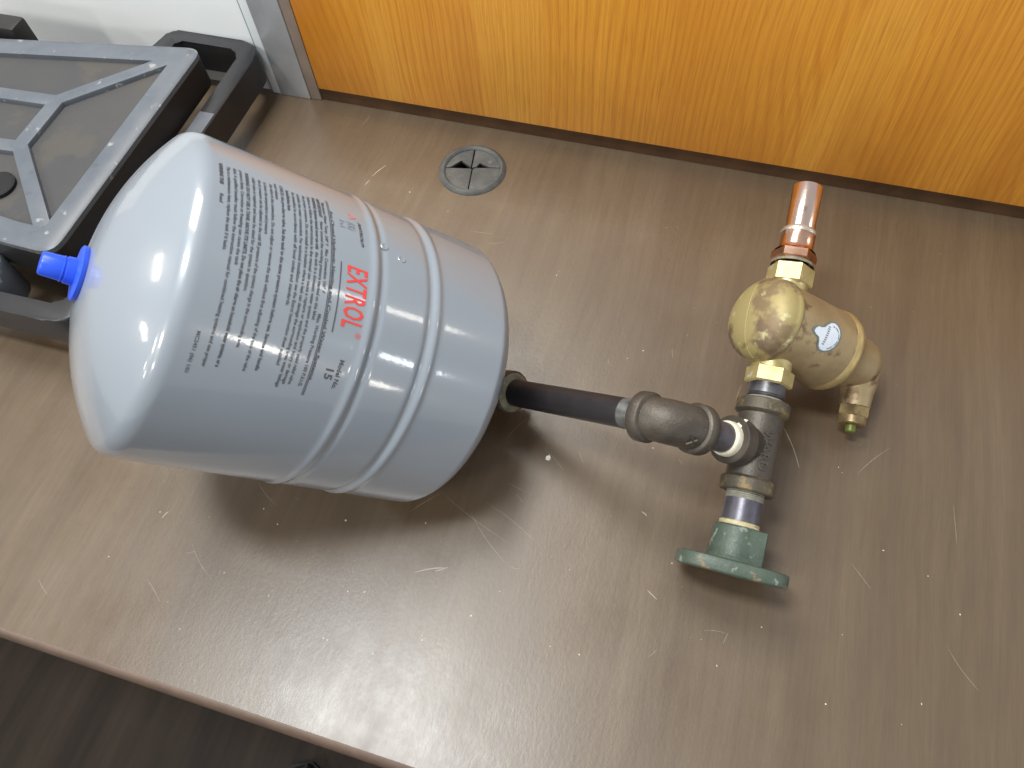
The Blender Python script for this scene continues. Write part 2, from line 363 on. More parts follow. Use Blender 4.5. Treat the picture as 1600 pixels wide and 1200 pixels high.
# marks worn into the desk
SEG = [(-142.3, 187.9, -82.5, 163.9), (-289.5, 157.1, -267.6, 143.8), (-108.6, 244.5, -95.6, 270.8), (-96.4, 210.1, -80.9, 206.7), (-87.1, 203.1, -80.3, 198.2), (-351.5, 109.1, -349.1, 115.5), (-142.6, 123.2, -119.8, 133.1), (-128.6, 128.2, -120.1, 134.0), (36.1, 111.7, 41.0, 118.3), (84.4, 134.8, 86.8, 143.3), (29.2, 265.9, 32.8, 261.8), (9.8, 215.0, 14.4, 212.6), (26.1, 157.3, 34.2, 152.4), (-75.6, 146.6, -67.2, 147.2), (-318.7, 88.9, -312.9, 92.3), (103.5, 316.2, 120.2, 283.0), (-327.3, 478.9, -325.1, 487.5), (-324.5, 493.0, -316.0, 510.6), (-362.9, 559.7, -360.3, 575.3), (-205.4, 449.1, -183.2, 450.6), (-185.7, 437.9, -168.4, 443.8), (-101.7, 327.8, -96.9, 312.6), (-46.0, 342.5, -42.7, 335.5), (4.7, 365.9, 7.0, 356.5), (67.2, 346.6, 64.4, 330.2), (233.8, 282.0, 236.6, 251.9), (163.7, 289.7, 185.8, 318.2), (-255.5, 189.4, -209.2, 173.3), (-202.8, 177.9, -173.4, 194.5), (-76.6, 246.9, -56.7, 232.1), (-48.5, 251.6, -42.7, 242.8), (70.2, 140.1, 85.6, 142.2), (164.6, 216.8, 179.1, 201.4), (231.6, 175.1, 252.4, 151.0), (-317.9, 96.8, -290.3, 76.2), (-338.1, 62.7, -319.9, 50.3), (-420.3, 39.5, -405.9, 30.9), (-107.6, 190.3, -60.1, 168.9), (-117.2, 179.4, -79.2, 148.2), (-163.1, 166.7, -144.1, 188.4)]
BOLD = {6, 7, 16, 17, 11, 12, 15, 5}
mb = MB()
for i, (x0, y0, x1, y1) in enumerate(SEG):
    a, b = Vector((x0, y0)), Vector((x1, y1)); d = b - a; nrm = Vector((-d.y, d.x)).normalized()
    wd = 0.75 if i in BOLD else 0.22
    bow = nrm * random.uniform(-.06, .06) * d.length
    n = 8; up, lo = [], []
    for k in range(n + 1):
        t = k / n; p = a + d * t + bow * math.sin(math.pi * t); ww = wd * (0.35 + 0.65 * math.sin(math.pi * min(1, max(0, t)))) * random.uniform(.7, 1.2)
        up.append(mb.v((*(p + nrm * ww * .5), 0.06))); lo.append(mb.v((*(p - nrm * ww * .5), 0.06)))
    for k in range(n): mb.face([lo[k], lo[k + 1], up[k + 1], up[k]])
sc = mb.build('scratches', 'scuff', desk, sharp=None); sc['kind'] = 'stuff'
SPK = [(-190.0, 60.1, 1.04), (-186.7, 59.7, 0.88), (-186.3, 96.1, 0.8), (-173.7, 99.2, 0.88), (-151.3, 59.7, 0.8), (-120.6, 78.6, 0.88), (-121.6, 81.5, 0.8), (-92.2, 104.5, 1.0), (-242.2, 76.8, 0.6), (-295.4, 36.5, 0.6), (-209.2, 146.9, 1.0), (-259.7, 129.6, 0.88), (-276.0, 138.2, 0.72), (-148.0, 161.7, 0.88), (-10.4, 99.8, 0.8), (82.6, 119.0, 0.8), (108.5, 153.4, 0.8), (-31.4, 99.6, 0.6), (-30.2, 346.7, 0.72), (-18.6, 357.7, 0.6), (149.2, 291.3, 0.72), (186.0, 232.7, 0.8), (217.6, 221.9, 0.6), (-234.3, 467.0, 0.6), (-279.9, 481.6, 0.8), (-111.4, 417.7, 0.6), (7.5, 269.8, 0.72), (-283.0, 83.3, 0.6), (-355.7, 113.3, 0.72), (-376.4, 69.9, 0.64), (156.0, 114.6, 0.72), (239.6, 199.9, 0.68), (39.6, 181.6, 0.6), (-32.0, 156.5, 0.68), (216.5, 132.2, 0.64)]
mb = MB()
for _ in range(75): SPK.append((random.uniform(-430, 280), random.uniform(5, 560), random.uniform(.16, .38)))
for x, y, r in SPK:
    el = random.uniform(.5, 1.0); a0 = random.uniform(0, 6.28); n = 7; hi = []; base = []
    for k in range(n):
        t = 2 * math.pi * k / n; q = random.uniform(.65, 1.1) * r
        p = Vector((math.cos(t) * q, math.sin(t) * q * el)); p.rotate(Matrix.Rotation(a0, 2))
        base.append(mb.v((x + p.x, y + p.y, 0.02))); hi.append(mb.v((x + p.x * .7, y + p.y * .7, r * .35)))
    mb.face(hi)
    for k in range(n): mb.face([base[k], base[(k + 1) % n], hi[(k + 1) % n], hi[k]])
sp = mb.build('dust_flecks', 'fleck'); sp['kind'] = 'stuff'; sp['label'] = 'pale dust flecks scattered over the brown desktop'
# the one larger chip
mb = MB(); cx, cy = -70.9, 239.7
base = [(-1.6, -2.4), (1.2, -2.3), (2.2, -.6), (1.9, 1.2), (.7, 1.9), (.3, 3.1), (-.5, 2.0), (-1.9, 1.0), (-2.2, -.8)]
lo = [mb.v((cx + x, cy + y, 0.02)) for x, y in base]; hi = [mb.v((cx + x * .72, cy + y * .72, 1.1 + .3 * math.sin(3 * x))) for x, y in base]
mb.face(hi); [mb.face([lo[i], lo[(i + 1) % 9], hi[(i + 1) % 9], hi[i]]) for i in range(9)]
ch = mb.build('paint_chip', 'chip'); ch['label'] = 'small white paint chip lying on the desk beside the tank'; ch['category'] = 'paint chip'

# ------------------------------------------------------------------ varnished oak panel behind the desk
pan = thing('oak_panel', 'orange varnished oak panel standing along the back of the desk', 'wood panel', (200, 590, -740))
MB().box(-419.5, 900, 583.5, 603, 17.0, 212, 0.8).build('panel_board', 'oak', pan)
MB().box(-419.5, 900, 586.5, 602, -738, 17.0).build('gap_shade_strip', 'gap_shade_strip', pan)  # dark brown strip paints in the shadow gap under the panel
# ------------------------------------------------------------------ white board in an aluminium frame, left of the panel
wb = thing('framed_board', 'glossy white board in a silver metal frame behind the crate', 'board', (-800, 592, 0))
MB().box(-1300, -481.5, 588, 600, 0.3, 212).build('board_face', 'board', wb)
MB().box(-481.4, -479.6, 585.5, 600, 0.3, 212).build('seal_strip', 'seal', wb)
MB().box(-479.5, -469.5, 584.0, 600, 0.3, 212, 1.0).build('white_trim', 'white_trim', wb)
MB().box(-469.3, -433.5, 583.0, 600, 0.3, 212, 1.2).build('metal_frame', 'alu', wb)
MB().box(-433.3, -421.0, 584.5, 600, 0.3, 212, 1.0).build('edge_post', 'post', wb)

# ------------------------------------------------------------------ ribbed plastic crate base at the left
cr_ = thing('crate_base', 'dark grey plastic base with ribbed dusty top and open handle rail', 'plastic crate', (-640, 400, 0))
ZT, ZM, ZB = 98, 62, 29
outer = rounded([(-493, 266), (-493, 526), (-705, 494), (-850, 472), (-850, 300), (-545, 267)], [16, 16, 0, 10, 10, 20])
# solid body below the recessed deck
MB().prism(outer, ZM, ZT - 6.5).build('body', 'crate_dark', cr_)
# recess floors show between the ribs; ribs and rim stand 6.5 mm proud
deck = MB().prism(rounded([(-505, 280), (-505, 511), (-705, 481), (-838, 461), (-838, 312), (-546, 281)], 6), ZT - 6.4, ZT - 5.4).build('recessed_deck', 'recess', cr_)
def inset(poly, d):
    c = Vector((sum(p[0] for p in poly) / len(poly), sum(p[1] for p in poly) / len(poly))); out = []; N = len(poly)
    for i in range(N):
        p0, p, p1 = Vector(poly[i - 1]), Vector(poly[i]), Vector(poly[(i + 1) % N])
        a = (p - p0).normalized(); b = (p1 - p).normalized(); na, nb = Vector((-a.y, a.x)), Vector((-b.y, b.x))
        out.append(tuple(p + (na + nb) * (d / max(.3, 1 + na.dot(nb)))))
    return out
raw = [(-493, 266), (-493, 526), (-705, 494), (-850, 472), (-850, 300), (-545, 267)]
inn = inset(raw, 22)
def ring_prism(o_, i_, z0, z1, bev):
    mb = MB(); n = len(o_)
    rows = [[mb.v((x, y, z0)) for x, y in o_], [mb.v((x, y, z1 - bev)) for x, y in o_], [mb.v((x + (p[0] - x) * .12, y + (p[1] - y) * .12, z1)) for (x, y), p in zip(o_, i_)],
            [mb.v((p[0] + (x - p[0]) * .08, p[1] + (y - p[1]) * .08, z1)) for (x, y), p in zip(o_, i_)], [mb.v((x, y, z1 - bev * .5)) for x, y in i_], [mb.v((x, y, z0)) for x, y in i_]]
    for A, B in zip(rows, rows[1:] + rows[:1]):
        for i in range(n): mb.face([A[i], A[(i + 1) % n], B[(i + 1) % n], B[i]], True)
    return mb
RO = rounded(raw, [16, 16, 1, 10, 10, 20]); RI = rounded(inn, [5, 5, 1, 5, 5, 7])
ring_prism(RO, RI, ZT - 6.45, ZT, 1.8).build('rim', 'crate', cr_, sharp=50)
J1, J2 = (-594, 428), (-594, 368)
def rib(a, b, wd=14):
    a, b = Vector(a), Vector(b); d = (b - a).normalized(); n = Vector((-d.y, d.x)) * wd / 2
    return MB().prism([tuple(a - n), tuple(b - n), tuple(b + n), tuple(a + n)], ZT - 5.4, ZT - .5 + random.uniform(-.15, .1), 1.2).build('rib', 'crate', cr_)
rib((-508, 512), J1); rib((-511, 283), J2); rib((-594, 433.5), (-594, 362.5), 15); rib((-588.5, 427), (-835, 415)); rib((-588.5, 367), (-835, 345)); rib((-720, 418), (-720, 358))
MB().lathe((-586, 322, ZT - 5.3), (0, 0, 1), [(0, 15), (3.2, 15), (4.2, 13.5), (4.6, 9.0), (4.6, 0)], 32).build('plug_socket', 'void', cr_)
# handle rail round the base
rail = rounded([(-860, 222), (-560, 222), (-469, 223), (-469, 586), (-578, 586), (-596, 512), (-570, 512), (-563, 571), (-487, 571), (-487, 240), (-560, 239), (-860, 240)],
               [0, 8, 28, 26, 8, 0, 0, 6, 13, 13, 8, 0])
MB().prism(rail, ZB, ZM, 2.2).build('handle_rail', 'crate_rail', cr_, sharp=50)
MB().box(-486.0, -470.0, 290, 478, ZM - 1.0, ZM + 1.0, .4).build('rail_strip', 'crate_light', cr_)
# posts that join rail and body, and the foot below
for (x0, x1, y0, y1) in ((-850, -800, 238, 300),):
    MB().box(x0, x1, y0, y1, ZB + 2, ZM + 7, 3).build('bridge_post', 'crate_dark', cr_)
MB().prism(rounded([(-545, 315), (-545, 480), (-810, 455), (-810, 330)], 14), 0.2, ZM).build('foot_block', 'crate_dark', cr_)
MB().lathe((-572, 254, ZB + 3), (0, 0, 1), [(0, 18), (38, 18), (41, 16.5), (42, 13), (42, 0)], 32).build('bridge_post', 'crate', cr_)
MB().box(-850, -690, 500, 522, ZM - 10, ZT + 6, 4).build('back_lug', 'crate_dark', cr_)

# ------------------------------------------------------------------ black shoe on the floor below the desk edge
sh = thing('shoe', 'rounded toe of a black shoe on the floor below the desk front', 'shoe', (-378, -120, -740))
mb = MB(); rows = []
for i in range(15):
    t = i / 14; yy = -40 - 285 * t
    wdt = 46 * math.sqrt(max(0.0, 1 - (1 - min(t / .22, 1)) ** 2)) * (1 - .22 * math.sin(math.pi * min(1, max(0, (t - .3) / .7)))) + 1
    hgt = 22 + 62 * max(0, min(1, (t - .05) / .6)) ** .8
    rows.append([mb.v((-378 + wdt * math.cos(a), yy, -727 + hgt * math.sin(a) ** .8)) for a in [math.pi * k / 12 for k in range(13)]])
for A, B in zip(rows, rows[1:]):
    for k in range(12): mb.face([A[k], A[k + 1], B[k + 1], B[k]], True)
mb.face(rows[0]); mb.face(rows[-1][::-1]); mb.build('upper', 'shoe', sh)
mb = MB(); pl = []
for i in range(25):
    t = i / 24; wdt = 49 * math.sqrt(max(0.0, 1 - (1 - min(t / .22, 1)) ** 2)) * (1 - .22 * math.sin(math.pi * min(1, max(0, (t - .3) / .7)))) + .5
    pl.append((-378 + wdt, -37 - 290 * t))
mb.prism(pl + [(-756 - x, y) for x, y in reversed(pl)], -739.8, -726, 1).build('sole', 'rubber', sh)

# ================================================================== the tank with its pipework (one rigid thing)
a = Vector((0.677454, 0.305371, -0.669182)); O = Vector((-213.685, 241.569, 100.284)); u = Vector((0.410942, -0.911661, 0)); v = Vector((0.610067, 0.274995, 0.743099)); RT = 101.6
asm = thing('expansion_tank', 'grey expansion tank tilted on the desk with iron pipe and brass air separator attached', 'expansion tank', (-150, 262, 0))
prof = []
rk, HL, LL = 13.0, 39.0, 141.3; xc = RT - rk; Rd = (HL * HL + xc * xc - rk * rk) / (2 * (HL - rk)); tt_ = math.atan2(xc, Rd - HL)
for k in range(15):
    q_ = (math.pi / 2 - tt_) * k / 14; prof.append((-LL - rk * math.sin(q_), xc + rk * math.cos(q_)))
for k in range(1, 29):
    q_ = tt_ * (1 - k / 28); prof.append((-LL - HL + Rd - Rd * math.cos(q_), Rd * math.sin(q_)))
prof = prof[::-1]; prof[0] = (-180.1, 0)
for s_ in [-140.0 + i * 1.25 for i in range(156)]:
    if s_ > 53: break
    b1 = 1.05 * math.exp(-((s_ + 43.6) / 2.6) ** 2); b2 = 1.05 * math.exp(-((s_ - 1.5) / 2.4) ** 2)
    g1 = -0.9 * math.exp(-((s_ + 38.5) / 1.8) ** 2); g2_ = -1.1 * math.exp(-((s_ + 3.6) / 2.2) ** 2)
    prof.append((s_, RT + b1 + b2 + g1 + g2_))
for k in range(1, 41):
    t = (k / 40) ** 1.3 * math.pi / 2
    prof.append((54.0 + 39.3 * math.sin(t) ** (2 / 1.67), RT * max(0.0, math.cos(t)) ** (2 / 1.67)))
prof[-1] = (93.3, 0)
tank = MB().lathe(O, a, prof, 128).build('tank_shell', 'tank', asm, sharp=60)
def surf(s_, th, off=0.0):      # point on the tank: axial mm, angle in degrees from the uppermost line
    return O + a * s_ + (v * math.cos(R_(th)) + u * math.sin(R_(th))) * (RT + off)
# weld dimples
for s_, th in ((-37.0, -3.8), (-25.2, -0.8)):
    n = v * math.cos(R_(th)) + u * math.sin(R_(th))
    MB().lathe(surf(s_, th), n, [(-0.2, 3.0), (0.36, 2.5), (0.40, 2.1), (0.2, 1.5), (0.08, 0.0)], 24).build('dimple', 'tank', asm, tank)

# ---- printing on the tank
def glyphs(txt, bold=0.0, spacing=1.0):
    c = bpy.data.curves.new('txt', 'FONT'); c.body = txt; c.size = 1.0; c.dimensions = '2D'; c.fill_mode = 'FRONT'; c.offset = bold; c.space_character = spacing; c.resolution_u = 2
    o = bpy.data.objects.new('txt', c); COL.objects.link(o); bpy.context.view_layer.update()
    me = bpy.data.meshes.new_from_object(o.evaluated_get(bpy.context.evaluated_depsgraph_get()))
    bpy.data.objects.remove(o); bpy.data.curves.remove(c)
    return me
CAP = 0.729     # cap height of the built-in font per unit size (measured below)
def measure(me):
    xs = [q.co.x for q in me.vertices]; ys = [q.co.y for q in me.vertices]; return min(xs), max(xs), min(ys), max(ys)
def drift(th): return 0.055 * (th + 14)
def label_text(mb, txt, s0, th0, th1=None, cap=2.1, bold=0.0, shear=0.0, off=0.25, cut=False, width=None, spacing=1.0, skew=True):
    me = glyphs(txt, bold, spacing); x0, x1, y0, y1 = measure(me)
    k = cap / CAP; kx = k
    wdt = (R_(th1 - th0) * RT) if th1 is not None else (width or (x1 - x0) * k)
    kx = wdt / (x1 - x0)
    bm = bmesh.new(); bm.from_mesh(me); bpy.data.meshes.remove(me)
    for q in bm.verts: q.co = Vector(((q.co.x - x0) * kx + q.co.y * k * shear, q.co.y * k, 0))
    if cut:
        bmesh.ops.triangulate(bm, faces=bm.faces)
        x = 1.5
        while x < wdt + 3:
            bmesh.ops.bisect_plane(bm, geom=bm.verts[:] + bm.edges[:] + bm.faces[:], plane_co=(x, 0, 0), plane_no=(1, 0, 0)); x += 1.5
    mp = {}
    for q in bm.verts:
        th = th0 + math.degrees(q.co.x / RT)
        mp[q] = mb.v(surf(s0 + q.co.y + (drift(th) if skew else 0), th, off))
    for f in bm.faces: mb.face([mp[q] for q in f.verts])
    bm.free()
def label_bar(mb, s0, th0, th1, wd, off=0.25, skew=1.0):
    n = int(max(4, (th1 - th0) / 1.2)); A, B = [], []
    for i in range(n + 1):
        th = th0 + (th1 - th0) * i / n; d = drift(th) * skew; A.append(mb.v(surf(s0 + d, th, off))); B.append(mb.v(surf(s0 + wd + d, th, off)))
    for i in range(n): mb.face([A[i], A[i + 1], B[i + 1], B[i]])
mb = MB(); label_text(mb, 'EXTROL', -63.4, 9.6, 30.6, cap=13.4, bold=0.014, shear=0.03, spacing=1.10, cut=True, off=0.22)
br = mb.build('brand_lettering', 'red_ink', asm, tank, sharp=None)
mb = MB(); label_text(mb, '\u00ae', -53.6, 31.3, 33.4, cap=3.6, bold=0.01, off=0.22); mb.build('registered_mark', 'pale_red_ink', asm, tank, sharp=None)
mb = MB(); label_text(mb, 'A', -59.8, -14.6, -11.4, cap=4.6, bold=0.03, off=0.22); mb.build('red_emblem', 'pale_red_ink', asm, tank, sharp=None)
mb = MB(); label_text(mb, 'AMTROL\u00ae', -54.6, -11.2, 0.4, cap=2.0, bold=0.04, shear=.25, off=0.22); mb.build('maker_lettering', 'ink', asm, tank, sharp=None)
mb = MB(); label_text(mb, '(UL)', -62.0, -9.2, -5.6, cap=5.0, off=0.22); label_text(mb, 'hi', -67.6, -8.8, -5.4, cap=3.6, off=0.22)
mb.build('approval_marks', 'grey_ink', asm, tank, sharp=None)
mb = MB(); label_text(mb, 'Model No.', -58.8, 41.2, 51.2, cap=2.9, bold=0.02, off=0.22); label_text(mb, '15', -65.3, 45.0, 48.6, cap=4.9, bold=0.02, off=0.22)
mb.build('model_lettering', 'ink', asm, tank, sharp=None)
mb = MB(); label_bar(mb, -68.2, 9.3, 33.4, 0.62); label_bar(mb, -73.6, -16.9, 55.6, 0.38); label_bar(mb, -74.5, -16.9, 55.6, 0.38)
mb.build('rule_lines', 'ink', asm, tank, sharp=None)
ROWS = [(-137.9, -14.2, -4.0, 'WARNING THIS', .03), (-137.9, 0.0, 3.4, 'Read', .0), (-133.7, -13.8, 18.8, 'This is a maintenance item; replace the tank if it leaks.', .0),
 (-130.0, -14.0, 53.9, 'label. A qualified installer must follow the instruction manual for combined heating systems and use proper', .0),
 (-126.6, -14.2, 22.2, 'pressure limits. Corrosion or freezing can cause the tank', .0), (-123.4, -14.3, 53.0, 'WARNING: DO NOT USE A TANK ABOVE ITS LIMITS. Do not place the air charge on household water systems, or a', .018),
 (-119.6, -13.0, 29.0, 'relief valve is required and must be sized for the system in question.', .0), (-116.1, -13.0, 45.8, 'the air pressure can be adjusted to the cold fill pressure of the system; charge in the surrounding area.', .0),
 (-112.9, -13.0, 9.1, 'to lower the temperature and pressure', .0), (-109.3, -13.2, 52.3, 'the valve in the connection. Do not adjust or remove the tank without first adjusting of the tank of the valve', .0),
 (-106.4, -14.5, -6.6, 'and release', .0), (-103.0, -14.8, 51.2, 'CHECK: the pre-charge valve. Set the tank to the same pressure system before use. Service and handle', .012), (-99.5, -13.4, -3.4, 'installation box', .03),
 (-96.0, -13.5, 29.5, 'be installed in accordance with all local codes and standards.', .0), (-92.8, -13.7, 47.8, 'outside the water connection. For technical installation see the Extrol instruction sheet supplied', .0),
 (-89.3, -14.0, 54.9, 'the proper pressure. Do not install in a location where a leak can damage the surrounding area; water leakage', .0), (-86.2, -14.5, 53.4, 'Failure to follow the instructions in the manual can cause a rupture or explosion and injury or damage', .0),
 (-83.0, -15.4, 8.0, 'WARNING: Explosion hazard; never use with', .02), (-83.0, 9.0, 53.2, 'the tank in a domestic water system and the properly sized relief valve.', .0), (-79.9, -15.6, -6.0, 'IMPORTANT', .03), (-79.9, -4.0, 31.5, 'Never exceed the working pressure marked on this label.', .0),
 (-77.0, -15.0, 22.0, '*Maximum Water Temp. 240\u00b0 F   Max. Connection 100\u00b0 F', .0), (-77.0, 29.0, 53.0, 'Max. Working Pressure 100 P.S.I.G.', .0),
 (-72.4, -11.2, 50.0, 'For Closed Hydronic Heating and Cooled Water Systems', .004)]
mb = MB()
for s_, t0, t1, txt, b in ROWS:
    label_text(mb, txt, s_ - 1.1, t0, t1, cap=2.0 if s_ < -73 else 2.05, bold=b + .020, off=0.2)
label_text(mb, 'MC2451 (06) 1/01', -138.2, 43.8, 56.8, cap=1.9, bold=.012, off=.2)
mb.build('small_print', 'ink', asm, tank, sharp=None)

# ---- blue plug on the dome's valve
apex = O - a * 180.0
cp = MB().lathe(apex, -a, [(-1.5, 15.2), (0.2, 16.6), (2.3, 16.6), (2.9, 15.6), (3.0, 9.0), (3.4, 8.4), (8.2, 8.0), (8.5, 7.4), (9.3, 7.4), (9.6, 7.8), (10.2, 7.8), (10.4, 7.4), (20.3, 7.0), (21.2, 6.2), (21.2, 0)], 40).build('valve_cap', 'blue', asm, sharp=40)

# ---- pipework
p = Vector((0.8061, -0.2393, 0.5412)).normalized(); q = Vector((0.6979, 0.2903, -0.6547)).normalized(); r = Vector((-0.0014, 0.9552, 0.2960)).normalized()
E0 = Vector((-130.138, 279.229, 17.757)); E1 = Vector((15.389, 236.021, 115.456)); T = Vector((76.224, 261.326, 58.381))
E0.z += 0.4
def elbow(name_parent_label, c, d0, d1, face=27.0, rb=14.6, rbead=17.2, bead=8.5, mat='iron'):
    """90 degree banded elbow: d0, d1 point from the corner out of the two ports"""
    d0, d1 = d0.normalized(), d1.normalized()
    A, B = c + d0 * face, c + d1 * face; pts = []; n = 22
    k = face - 6
    Pa, Pb = c + d0 * k, c + d1 * k
    pts.append(c + d0 * (bead + 10)) if False else None
    for i in range(n + 1):
        t = i / n; pts.append((1 - t) ** 2 * Pa + 2 * t * (1 - t) * (c + (d0 + d1) * 1.5) + t * t * Pb)
    body = MB().sweep(pts, [rb + 0.5 * math.sin(math.pi * i / n) for i in range(n + 1)], 36).build('elbow', mat, asm, sharp=60)
    for d in (d0, d1):
        MB().lathe(c + d * (face - bead), d, [(-0.9, rb - .3), (-0.3, rbead - .7), (0.5, rbead), (bead - 0.7, rbead), (bead, rbead - .6), (bead, 10.4), (bead - 6, 10.0)], 40).build('bead_ring', mat, asm, body, sharp=45)
    return body
el0 = elbow('', E0, -a, p)
# nipple between tank and the hidden elbow
tend = O + a * 93.0
MB().lathe(tend, a, [(-6, 17), (2, 17), (3, 15), (4, 11), (E0 - tend).dot(a) > 0 and ((E0 - tend).dot(a) - 10, 10.6) or (20, 10.6)], 32).build('tank_spigot', 'black_pipe', asm)
MB().lathe(E0 + p * 27, p, [(-2.0, 16.0), (0.4, 15.6), (1.8, 13.6), (2.6, 11.4), (2.6, 10.6)], 40).build('thread_dope', 'old_dope', asm)
Lp = (E1 - E0).length; pd = (E1 - E0).normalized()
MB().lathe(E0 + pd * 14, pd, [(0, 10.65), (Lp - 14 - 40.2, 10.65)], 48).build('pipe', 'black_pipe', asm)
thr = []
for i in range(16): thr += [(i * 0.95, 10.75), (i * .95 + .48, 10.1)]
MB().lathe(E1 - pd * 40.5, pd, thr + [(16, 10.0)], 48).build('pipe_thread', 'thread', asm, sharp=20)
el1 = elbow('', E1, -pd, q)
# casting bumps and a raised mark on the upper elbow
bis = (pd * 1 - q * 1).normalized(); side_ = pd.cross(q).normalized()
if side_.y > 0: side_ = -side_
mb = MB()
for i in range(7):
    t = (i - 3) / 3.0
    cpt = E1 + (-pd * (9 - 7 * t) if t < 0 else -pd * 8.5 * (1 - t) + q * 8.5 * t) * 1.0 + side_ * 14.6 + bis * 0.5
    mb.box(-1.2, 1.2, -1.2, 1.2, -1.2, 1.2, .5, 1)
    for vv in mb.bm.verts[-24:] if False else []: pass
mb.bm.free()
def raised_text(txt, org, ex, ey, cap, depth, mat, parent, curve_r=None, bold=0.02):
    """raised lettering at org; ex reading direction, ey letter-up; curve_r bends it about an axis along ex"""
    me = glyphs(txt, bold); x0, x1, y0, y1 = measure(me); k = cap / CAP
    ez = ex.cross(ey).normalized(); m = MB(); bm = bmesh.new(); bm.from_mesh(me); bpy.data.meshes.remove(me)
    ext = bmesh.ops.extrude_face_region(bm, geom=bm.faces[:])
    tops = {e for e in ext['geom'] if isinstance(e, bmesh.types.BMVert)}
    mp = {}
    for vt in bm.verts:
        X = (vt.co.x - (x0 + x1) / 2) * k; Y = (vt.co.y - CAP / 2) * k; h = depth if vt in tops else -0.6
        if curve_r:
            an = Y / curve_r; P = org + ex * X + ey * math.sin(an) * (curve_r + h) + ez * (math.cos(an) * (curve_r + h) - curve_r)
        else: P = org + ex * X + ey * Y + ez * h
        mp[vt] = m.v(P)
    for f in bm.faces: m.face([mp[vt] for vt in f.verts])
    bm.free()
    return m.build('raised_lettering', mat, asm, parent, sharp=None)
# nipple from elbow down into the tee branch, with white tape
MB().lathe(E1 + q * 20, q, [(0, 10.6), (34, 10.6)], 40).build('short_nipple', 'blue_steel', asm)
# ---- tee
rt_b = 16.2; rt_bead = 19.0
mbt = MB()
mbt.lathe(T, r, [(-27, rt_b), (27, rt_b)], 48)
tee = mbt.build('tee', 'iron', asm, sharp=60)
Bq = -q - r * (-q).dot(r); Bq.normalize()      # branch square to the run
MB().lathe(T, -q, [(0, 14.5), (17, 14.5), (18.2, 15.3), (19, 16.6), (29.6, 17.0), (30.6, 16.2), (30.6, 12.3), (26, 11.8)], 48).build('branch_port', 'iron', asm, tee, sharp=40)
for sgn in (1, -1):
    MB().lathe(T + r * sgn * 24, r * sgn, [(-1.5, rt_b - .2), (0, rt_bead - .8), (0.9, rt_bead), (8.4, rt_bead), (9.4, rt_bead - .9), (9.4, 13.5), (3, 13.2)], 48).build('bead_ring', 'rusty_iron', asm, tee, sharp=40)
mb = MB(); mb.lathe(T - q * 30.0, -q, [(-3, 12.4), (1.0, 12.5), (3.0, 12.2), (4.6, 12.4), (6.2, 11.6), (6.6, 10.7)], 40)
mb.prism([(0, 0), (1, 0), (1, 1), (0, 1)], 0, 1) if False else None
tp = mb.build('thread_tape', 'tape', asm, sharp=50)
# frayed tag of the tape
nv = (Vector((0, 0, 563)) - T).normalized(); nv = (nv - q * nv.dot(q)); nv = (nv - r * nv.dot(r)).normalized()
mb = MB()
rad_ = (r * .80 + nv * .60).normalized(); tan_ = q.cross(rad_).normalized(); P0 = T - q * 32.0 + rad_ * 11.8
d1 = (rad_ * .95 + q * .25).normalized(); nn = d1.cross(tan_).normalized()
cor = [P0 - tan_ * 2.2, P0 + d1 * 6.5 - tan_ * 1.2 + nn * .6, P0 + d1 * 7.5 + tan_ * 1.0 + nn * .6, P0 + tan_ * 2.4]
lo = [mb.v(c_ - nn * .25) for c_ in cor]; hi = [mb.v(c_ + nn * .25) for c_ in cor]
mb.face(lo[::-1]); mb.face(hi); [mb.face([lo[i], lo[(i + 1) % 4], hi[(i + 1) % 4], hi[i]]) for i in range(4)]
mb.build('tape_tag', 'tape', asm, tp, sharp=None)
# raised casting letters along the right of the tee
camp = Vector((0, 0, 563))
vd = (camp - T).normalized(); right_n = (q * 0.45 + vd * 0.9); right_n = (right_n - r * right_n.dot(r)).normalized()
raised_text('WARD', T + right_n * rt_b - r * 3, -r, right_n.cross(-r).normalized(), 7.0, 0.9, 'iron', tee, curve_r=rt_b)
el_n = (-pd * .05 + q * .55 + vd * .6 + Vector((0, -1, 0)) * .35).normalized()
raised_text('X', E1 + q * 10 + el_n * 14.9, (q - el_n * q.dot(el_n)).normalized(), el_n.cross((q - el_n * q.dot(el_n)).normalized()), 6.0, 0.6, 'iron', el1)
# ---- lower leg: nipple and green flange
def seg(t0, t1, rad, name, mat, n=48, parent=None): return MB().lathe(T + r * t0, r, [(0, rad), (t1 - t0, rad)], n).build(name, mat, asm, parent)
ng = []
for i in range(5): ng += [(-i * 1.3, 13.3), (-i * 1.3 - .65, 12.5)]
MB().lathe(T - r * 33.2, r, ng, 48).build('grey_thread', 'grey_tape', asm, sharp=20)
seg(-58, -38.5, 13.0, 'close_nipple', 'blue_steel')
MB().lathe(T - r * 54.5, r, [(0, 13.2), (-.6, 14.0), (-1.9, 13.5), (-2.6, 14.2), (-4.2, 13.9), (-4.8, 12)], 48).build('thread_dope', 'dope', asm, sharp=30)
e1 = Vector((1, 0, 0)); e1 = (e1 - r * e1.dot(r)).normalized(); e2 = r.cross(e1); e2 = e2 if e2.z > 0 else -e2
mb = MB(); mb.lathe(T - r * 57.8, -r, [(0, 12.8), (0, 15.6), (1.2, 16.8), (15, 17.2), (21, 17.6), (23.5, 19.0), (25.2, 21.5)], 40)
